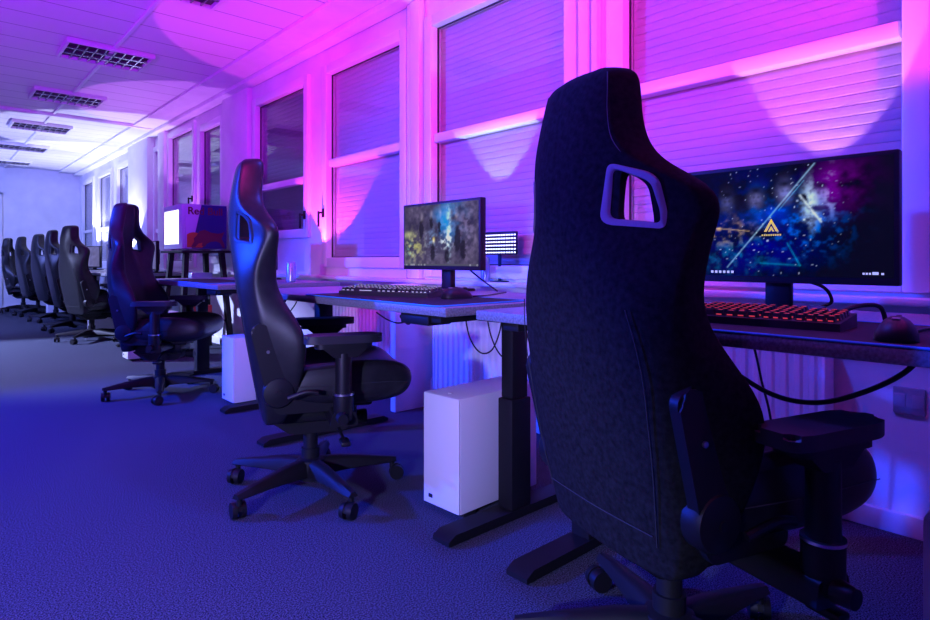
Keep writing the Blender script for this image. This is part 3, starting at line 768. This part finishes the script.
co = bpy.data.objects.new('lettering_curve', cu); C.objects.link(co)
dg = bpy.context.evaluated_depsgraph_get(); dg.update()
me = bpy.data.meshes.new_from_object(co.evaluated_get(dg)); bpy.data.objects.remove(co)
lo = bpy.data.objects.new('lettering', me); C.objects.link(lo); lo.parent = t; me.materials.append(M['cooler_red'])
lo.location = (-hx+.018, -hy-.004, hz-.098); lo.rotation_euler = (R(90),0,0)

t = thing('metal_rack', 'black metal rack with slanted legs under the drinks cooler', 'rack', (2.06, 6.26, 0))
b = B(); bx(b, -.24, .24, -.33, .33, .98, 1.003, .004); obj('rack_top', b, M['black_metal'], t)
for sx in (-1,1):
    for sy in (-1,1):
        b = B(); rings = []
        for z, k in ((0, 1.12), (.98, .80)):
            cx, cy = sx*.21*k, sy*.28*k
            rings.append([(cx+a*.022, cy+c*.03, z) for a, c in ((-1,-1),(1,-1),(1,1),(-1,1))])
        loft(b, rings); obj('leg', b, M['black_metal'], t, smooth=False)
for z in (.30,.66):
    k = 1.12-.32*z/.98
    b = B(); bx(b, -.21*k, .21*k, -.28*k, .28*k, z, z+.02, .003); obj('shelf', b, M['black_metal'], t)
# things on the rack's shelves
b = B(); box(b, (2.06,6.2,.68+.055), (.20,.22,.10), None, .006); tag(obj('cardboard_carton', b, M['can']), 'blue drinks carton on the rack shelf under the cooler', 'box')
b = B(); box(b, (2.04,6.2,.32+.075), (.22,.26,.14), None, .006); tag(obj('red_crate', b, M['red_can']), 'red box on the lowest shelf of the rack', 'box')

# ------------------------------------------------------------------ small things
def can(label, x, y, z, r=.031, h=.135):
    t = thing('drink_can', label, 'can', (x, y, z), 0, 'slim drink cans')
    b = B(); lathe(b, [(r*.75,0),(r,.008),(r,h-.012),(r*.8,h-.001)], (0,0,0), 24); obj('can_body', b, M['can'], t)
    b = B(); lathe(b, [(r*.82,h-.004),(r*.84,h),(r*.78,h),(r*.74,h-.003),(.001,h-.003)], (0,0,0), 24); obj('can_lid', b, M['can_top'], t)
can('slim drink can on the desk in front of the cooler, right of the second chair', 1.80, 3.66, DZ)
can('slim drink can on the window ledge behind the middle monitor', 2.316, 2.375, .791, .026)
b = B(); box(b, (1.72,3.95,DZ+.004), (.10,.26,.006), (0,0,.1), .001); tag(obj('paper_sheet', b, M['paper']), 'pale sheet of paper on the desk in front of the cooler', 'paper')

t = thing('glowing_grid', 'bright white grid of glowing marks on the window ledge beside the middle monitor', 'light', (2.355, 2.30, .79))  # rows of small glowing white marks on a dark plate with a foot
b = B(); bx(b, -.006, .004, -.13, .13, .15, .275, .003); bx(b, -.004,.002,-.01,.01,.005,.15); bx(b, -.03,.02,-.05,.05,.001,.007,.002); obj('grid_plate', b, M['plastic'], t)
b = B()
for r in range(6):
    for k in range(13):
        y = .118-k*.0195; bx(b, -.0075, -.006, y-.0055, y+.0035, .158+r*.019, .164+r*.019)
obj('grid_marks', b, M['grid_glow'], t, smooth=False)

# wall sockets
t = thing('wall_socket', 'grey double socket plate on the wall under the near desk', 'socket', (WX+.04, .475, .445))
b = B(); bx(b, -.012, 0, -.045, .045, -.045, .045, .008); obj('plate', b, M['socket'], t)
b = B()
for y in (-.025,.025): bx(b, -.0145,-.012,y-.016,y+.016,-.022,.022,.003)
obj('socket_insert', b, M['socket'], t)

def cable(label, pts, r=.004, m='cable'):
    b = B(); tube(b, pts, r, 8, 8); return tag(obj('cable', b, M[m]), label, 'cable')
cable('thick black cable drooping under the near desk', [(1.62,.88,.715),(1.70,.80,.63),(1.78,.68,.535),(1.83,.58,.515),(1.86,.48,.55),(1.88,.38,.62),(1.9,.32,.71)], .007)
cable('thin black cable hanging down the wall under the near desk', [(2.0,.84,.70),(2.06,.83,.62),(2.1,.82,.50),(2.12,.80,.38),(2.14,.79,.20),(2.16,.79,.08),(2.18,.79,.005)], .004)
cable('grey cable running under the back of the near desk', [(1.70,.95,.715),(1.85,.80,.69),(1.92,.62,.705),(1.95,.45,.69),(1.98,.30,.70)], .004, 'cable_grey')
cable('cord of the red lit keyboard bending back over the near desk', [(1.45,.45,DZ+.022),(1.50,.42,DZ+.03),(1.56,.40,DZ+.042),(1.60,.37,DZ+.04),(1.61,.36,DZ+.006)], .005)
cable('black monitor cord curling behind the near monitor stand', [(1.90,.62,.85),(1.93,.58,.83),(1.96,.57,.79),(1.97,.60,.772)], .005)
cable('cord of the near mouse lying on the near desk', [(1.35,.279,PZ+.006),(1.42,.27,PZ+.004),(1.52,.26,PZ+.004),(1.62,.24,DZ+.005),(1.72,.22,DZ+.005)], .003)
cable('black monitor cord hanging from the middle monitor to the desk', [(1.865,2.10,.92),(1.89,2.05,.87),(1.90,1.97,.82),(1.91,1.88,.771)], .004)
cable('cord of the middle mouse trailing to the back of the desk', [(1.525,1.64,PZ+.006),(1.60,1.65,PZ+.004),(1.72,1.72,DZ+.005),(1.88,1.80,DZ+.005)], .003)
cable('thin black cable looped under the middle desk above the white case', [(1.62,1.78,.70),(1.63,1.76,.60),(1.64,1.71,.545),(1.65,1.655,.56),(1.66,1.62,.64),(1.66,1.61,.715)], .003)
cable('black cable dropping from the middle desk behind the white case', [(1.72,1.76,.71),(1.73,1.74,.60),(1.75,1.70,.52),(1.83,1.66,.46),(1.87,1.65,.36)], .003)
cable('second black cable dropping straight down beside the case', [(1.80,1.64,.715),(1.83,1.63,.6),(1.86,1.62,.48),(1.88,1.60,.30)], .003)
cable('thin black cable coiled under the front of the middle desk', [(1.36,2.02,.70),(1.37,1.96,.675),(1.38,1.90,.665),(1.385,1.84,.68),(1.39,1.86,.70),(1.39,1.90,.69),(1.385,1.84,.665),(1.39,1.80,.70)], .003)
cable('thin black cable rising from the white case behind the second chair', [(1.78,3.72,.44),(1.80,3.70,.55),(1.83,3.66,.62),(1.86,3.64,.705)], .004)
cable('black cable rising from the case behind the second chair, beside another', [(1.76,3.78,.44),(1.79,3.80,.52),(1.80,3.76,.62),(1.85,3.74,.705)], .004)

# ------------------------------------------------------------------ lights
def aim(o, to): o.rotation_euler = (Vector(to)-o.location).to_track_quat('-Z','Y').to_euler()
def spot(name, loc, to, col, e, ang, blend=.3, size=.05):
    l = bpy.data.lights.new(name, 'SPOT'); l.energy = e; l.color = col; l.spot_size = R(ang); l.spot_blend = blend; l.shadow_soft_size = size
    o = bpy.data.objects.new(name, l); C.objects.link(o); o.location = loc; aim(o, to); return o
def area(name, loc, to, col, e, sx, sy, spread=180):
    l = bpy.data.lights.new(name, 'AREA'); l.energy = e; l.color = col; l.shape = 'RECTANGLE'; l.size = sx; l.size_y = sy; l.spread = R(spread)
    o = bpy.data.objects.new(name, l); C.objects.link(o); o.location = loc; aim(o, to); return o
MAG = (1,.03,.62); BLU = (.006,.05,1); CYA = (.25,.5,1); VIO = (.30,.10,1); KEY = (.46,.48,1)
def spot_dir(name, loc, d, *a): return spot(name, loc, Vector(loc)+Vector(d), *a)
spot_dir('magenta_wash_light', (.9,-1.0,1.5), (.45,.72,.53), MAG, 400, 72, .15, .04)
spot('pink_wash_light', (-.8,1.0,2.2), (2.42,2.25,2.2), (1,.02,.60), 480, 68, .5, .04)
spot('key_light', (-1.3,.3,1.0), (1.35,2.0,-.25), KEY, 420, 62, .5, .05)
spot('violet_wash_light', (-1.5,.5,1.2), (2.4,2.9,1.1), (.16,.03,1), 260, 70, .6, .05)
spot('violet_ceiling_light', (-1.6,2.6,.5), (-.2,4.6,2.64), (.38,.003,1), 1150, 80, .4, .08)
spot('blue_wash_light', (-2.6,5.2,2.2), (.75,2.5,.0), BLU, 4600, 78, .5, .12)
spot('blue_top_light', (1.15,1.35,2.55), (1.35,1.45,0), (.02,.07,1), 240, 110, .6, .08)
spot('far_blue_light', (-2.6,9.5,2.2), (1.5,12.0,.6), (.18,.24,1), 1900, 100, .8, .15)
spot('far_floor_light', (-2.0,8.9,2.4), (.45,7.1,0), (.40,.46,1), 4600, 48, .45, .10)
def uplight(name, y, col, e, half, tilt, x=2.15, z=.88, blend=.06):
    spot_dir(name, (x,y,z), (math.sin(R(tilt)),0,math.cos(R(tilt))), col, e, half*2, blend, .012)
uplight('near_uplight', .72, (1,.35,.85), 60, 22, 14, z=.90)
uplight('second_uplight', 2.37, (.45,.6,1), 70, 24, 8, z=.90)
uplight('third_uplight', 4.15, (1,.06,.70), 105, 40, 10)
uplight('fourth_uplight', 7.35, (.62,.18,1), 130, 39, 10)
uplight('fifth_uplight', 9.6, (.58,.60,1), 330, 46, 6, x=2.0)
uplight('sixth_uplight', 12.0, (.58,.60,1), 330, 46, 6, x=2.0)
w = bpy.data.worlds.new('night'); bpy.context.scene.world = w; w.use_nodes = True
w.node_tree.nodes['Background'].inputs['Color'].default_value = (.01,.015,.05,1); w.node_tree.nodes['Background'].inputs['Strength'].default_value = .4

# ------------------------------------------------------------------ camera
cd = bpy.data.cameras.new('camera'); cd.sensor_width = 36; cd.lens = 600/930*36; cd.shift_y = -50/930; cd.clip_start = .02
cam = bpy.data.objects.new('camera', cd); C.objects.link(cam); cam.location = (0,0,.91); cam.rotation_euler = (R(90), 0, R(-42.35))
bpy.context.scene.camera = cam
vs = bpy.context.scene.view_settings
vs.view_transform = 'Standard'; vs.look = 'None'; vs.exposure = -.6; vs.gamma = 1; vs.use_curve_mapping = False
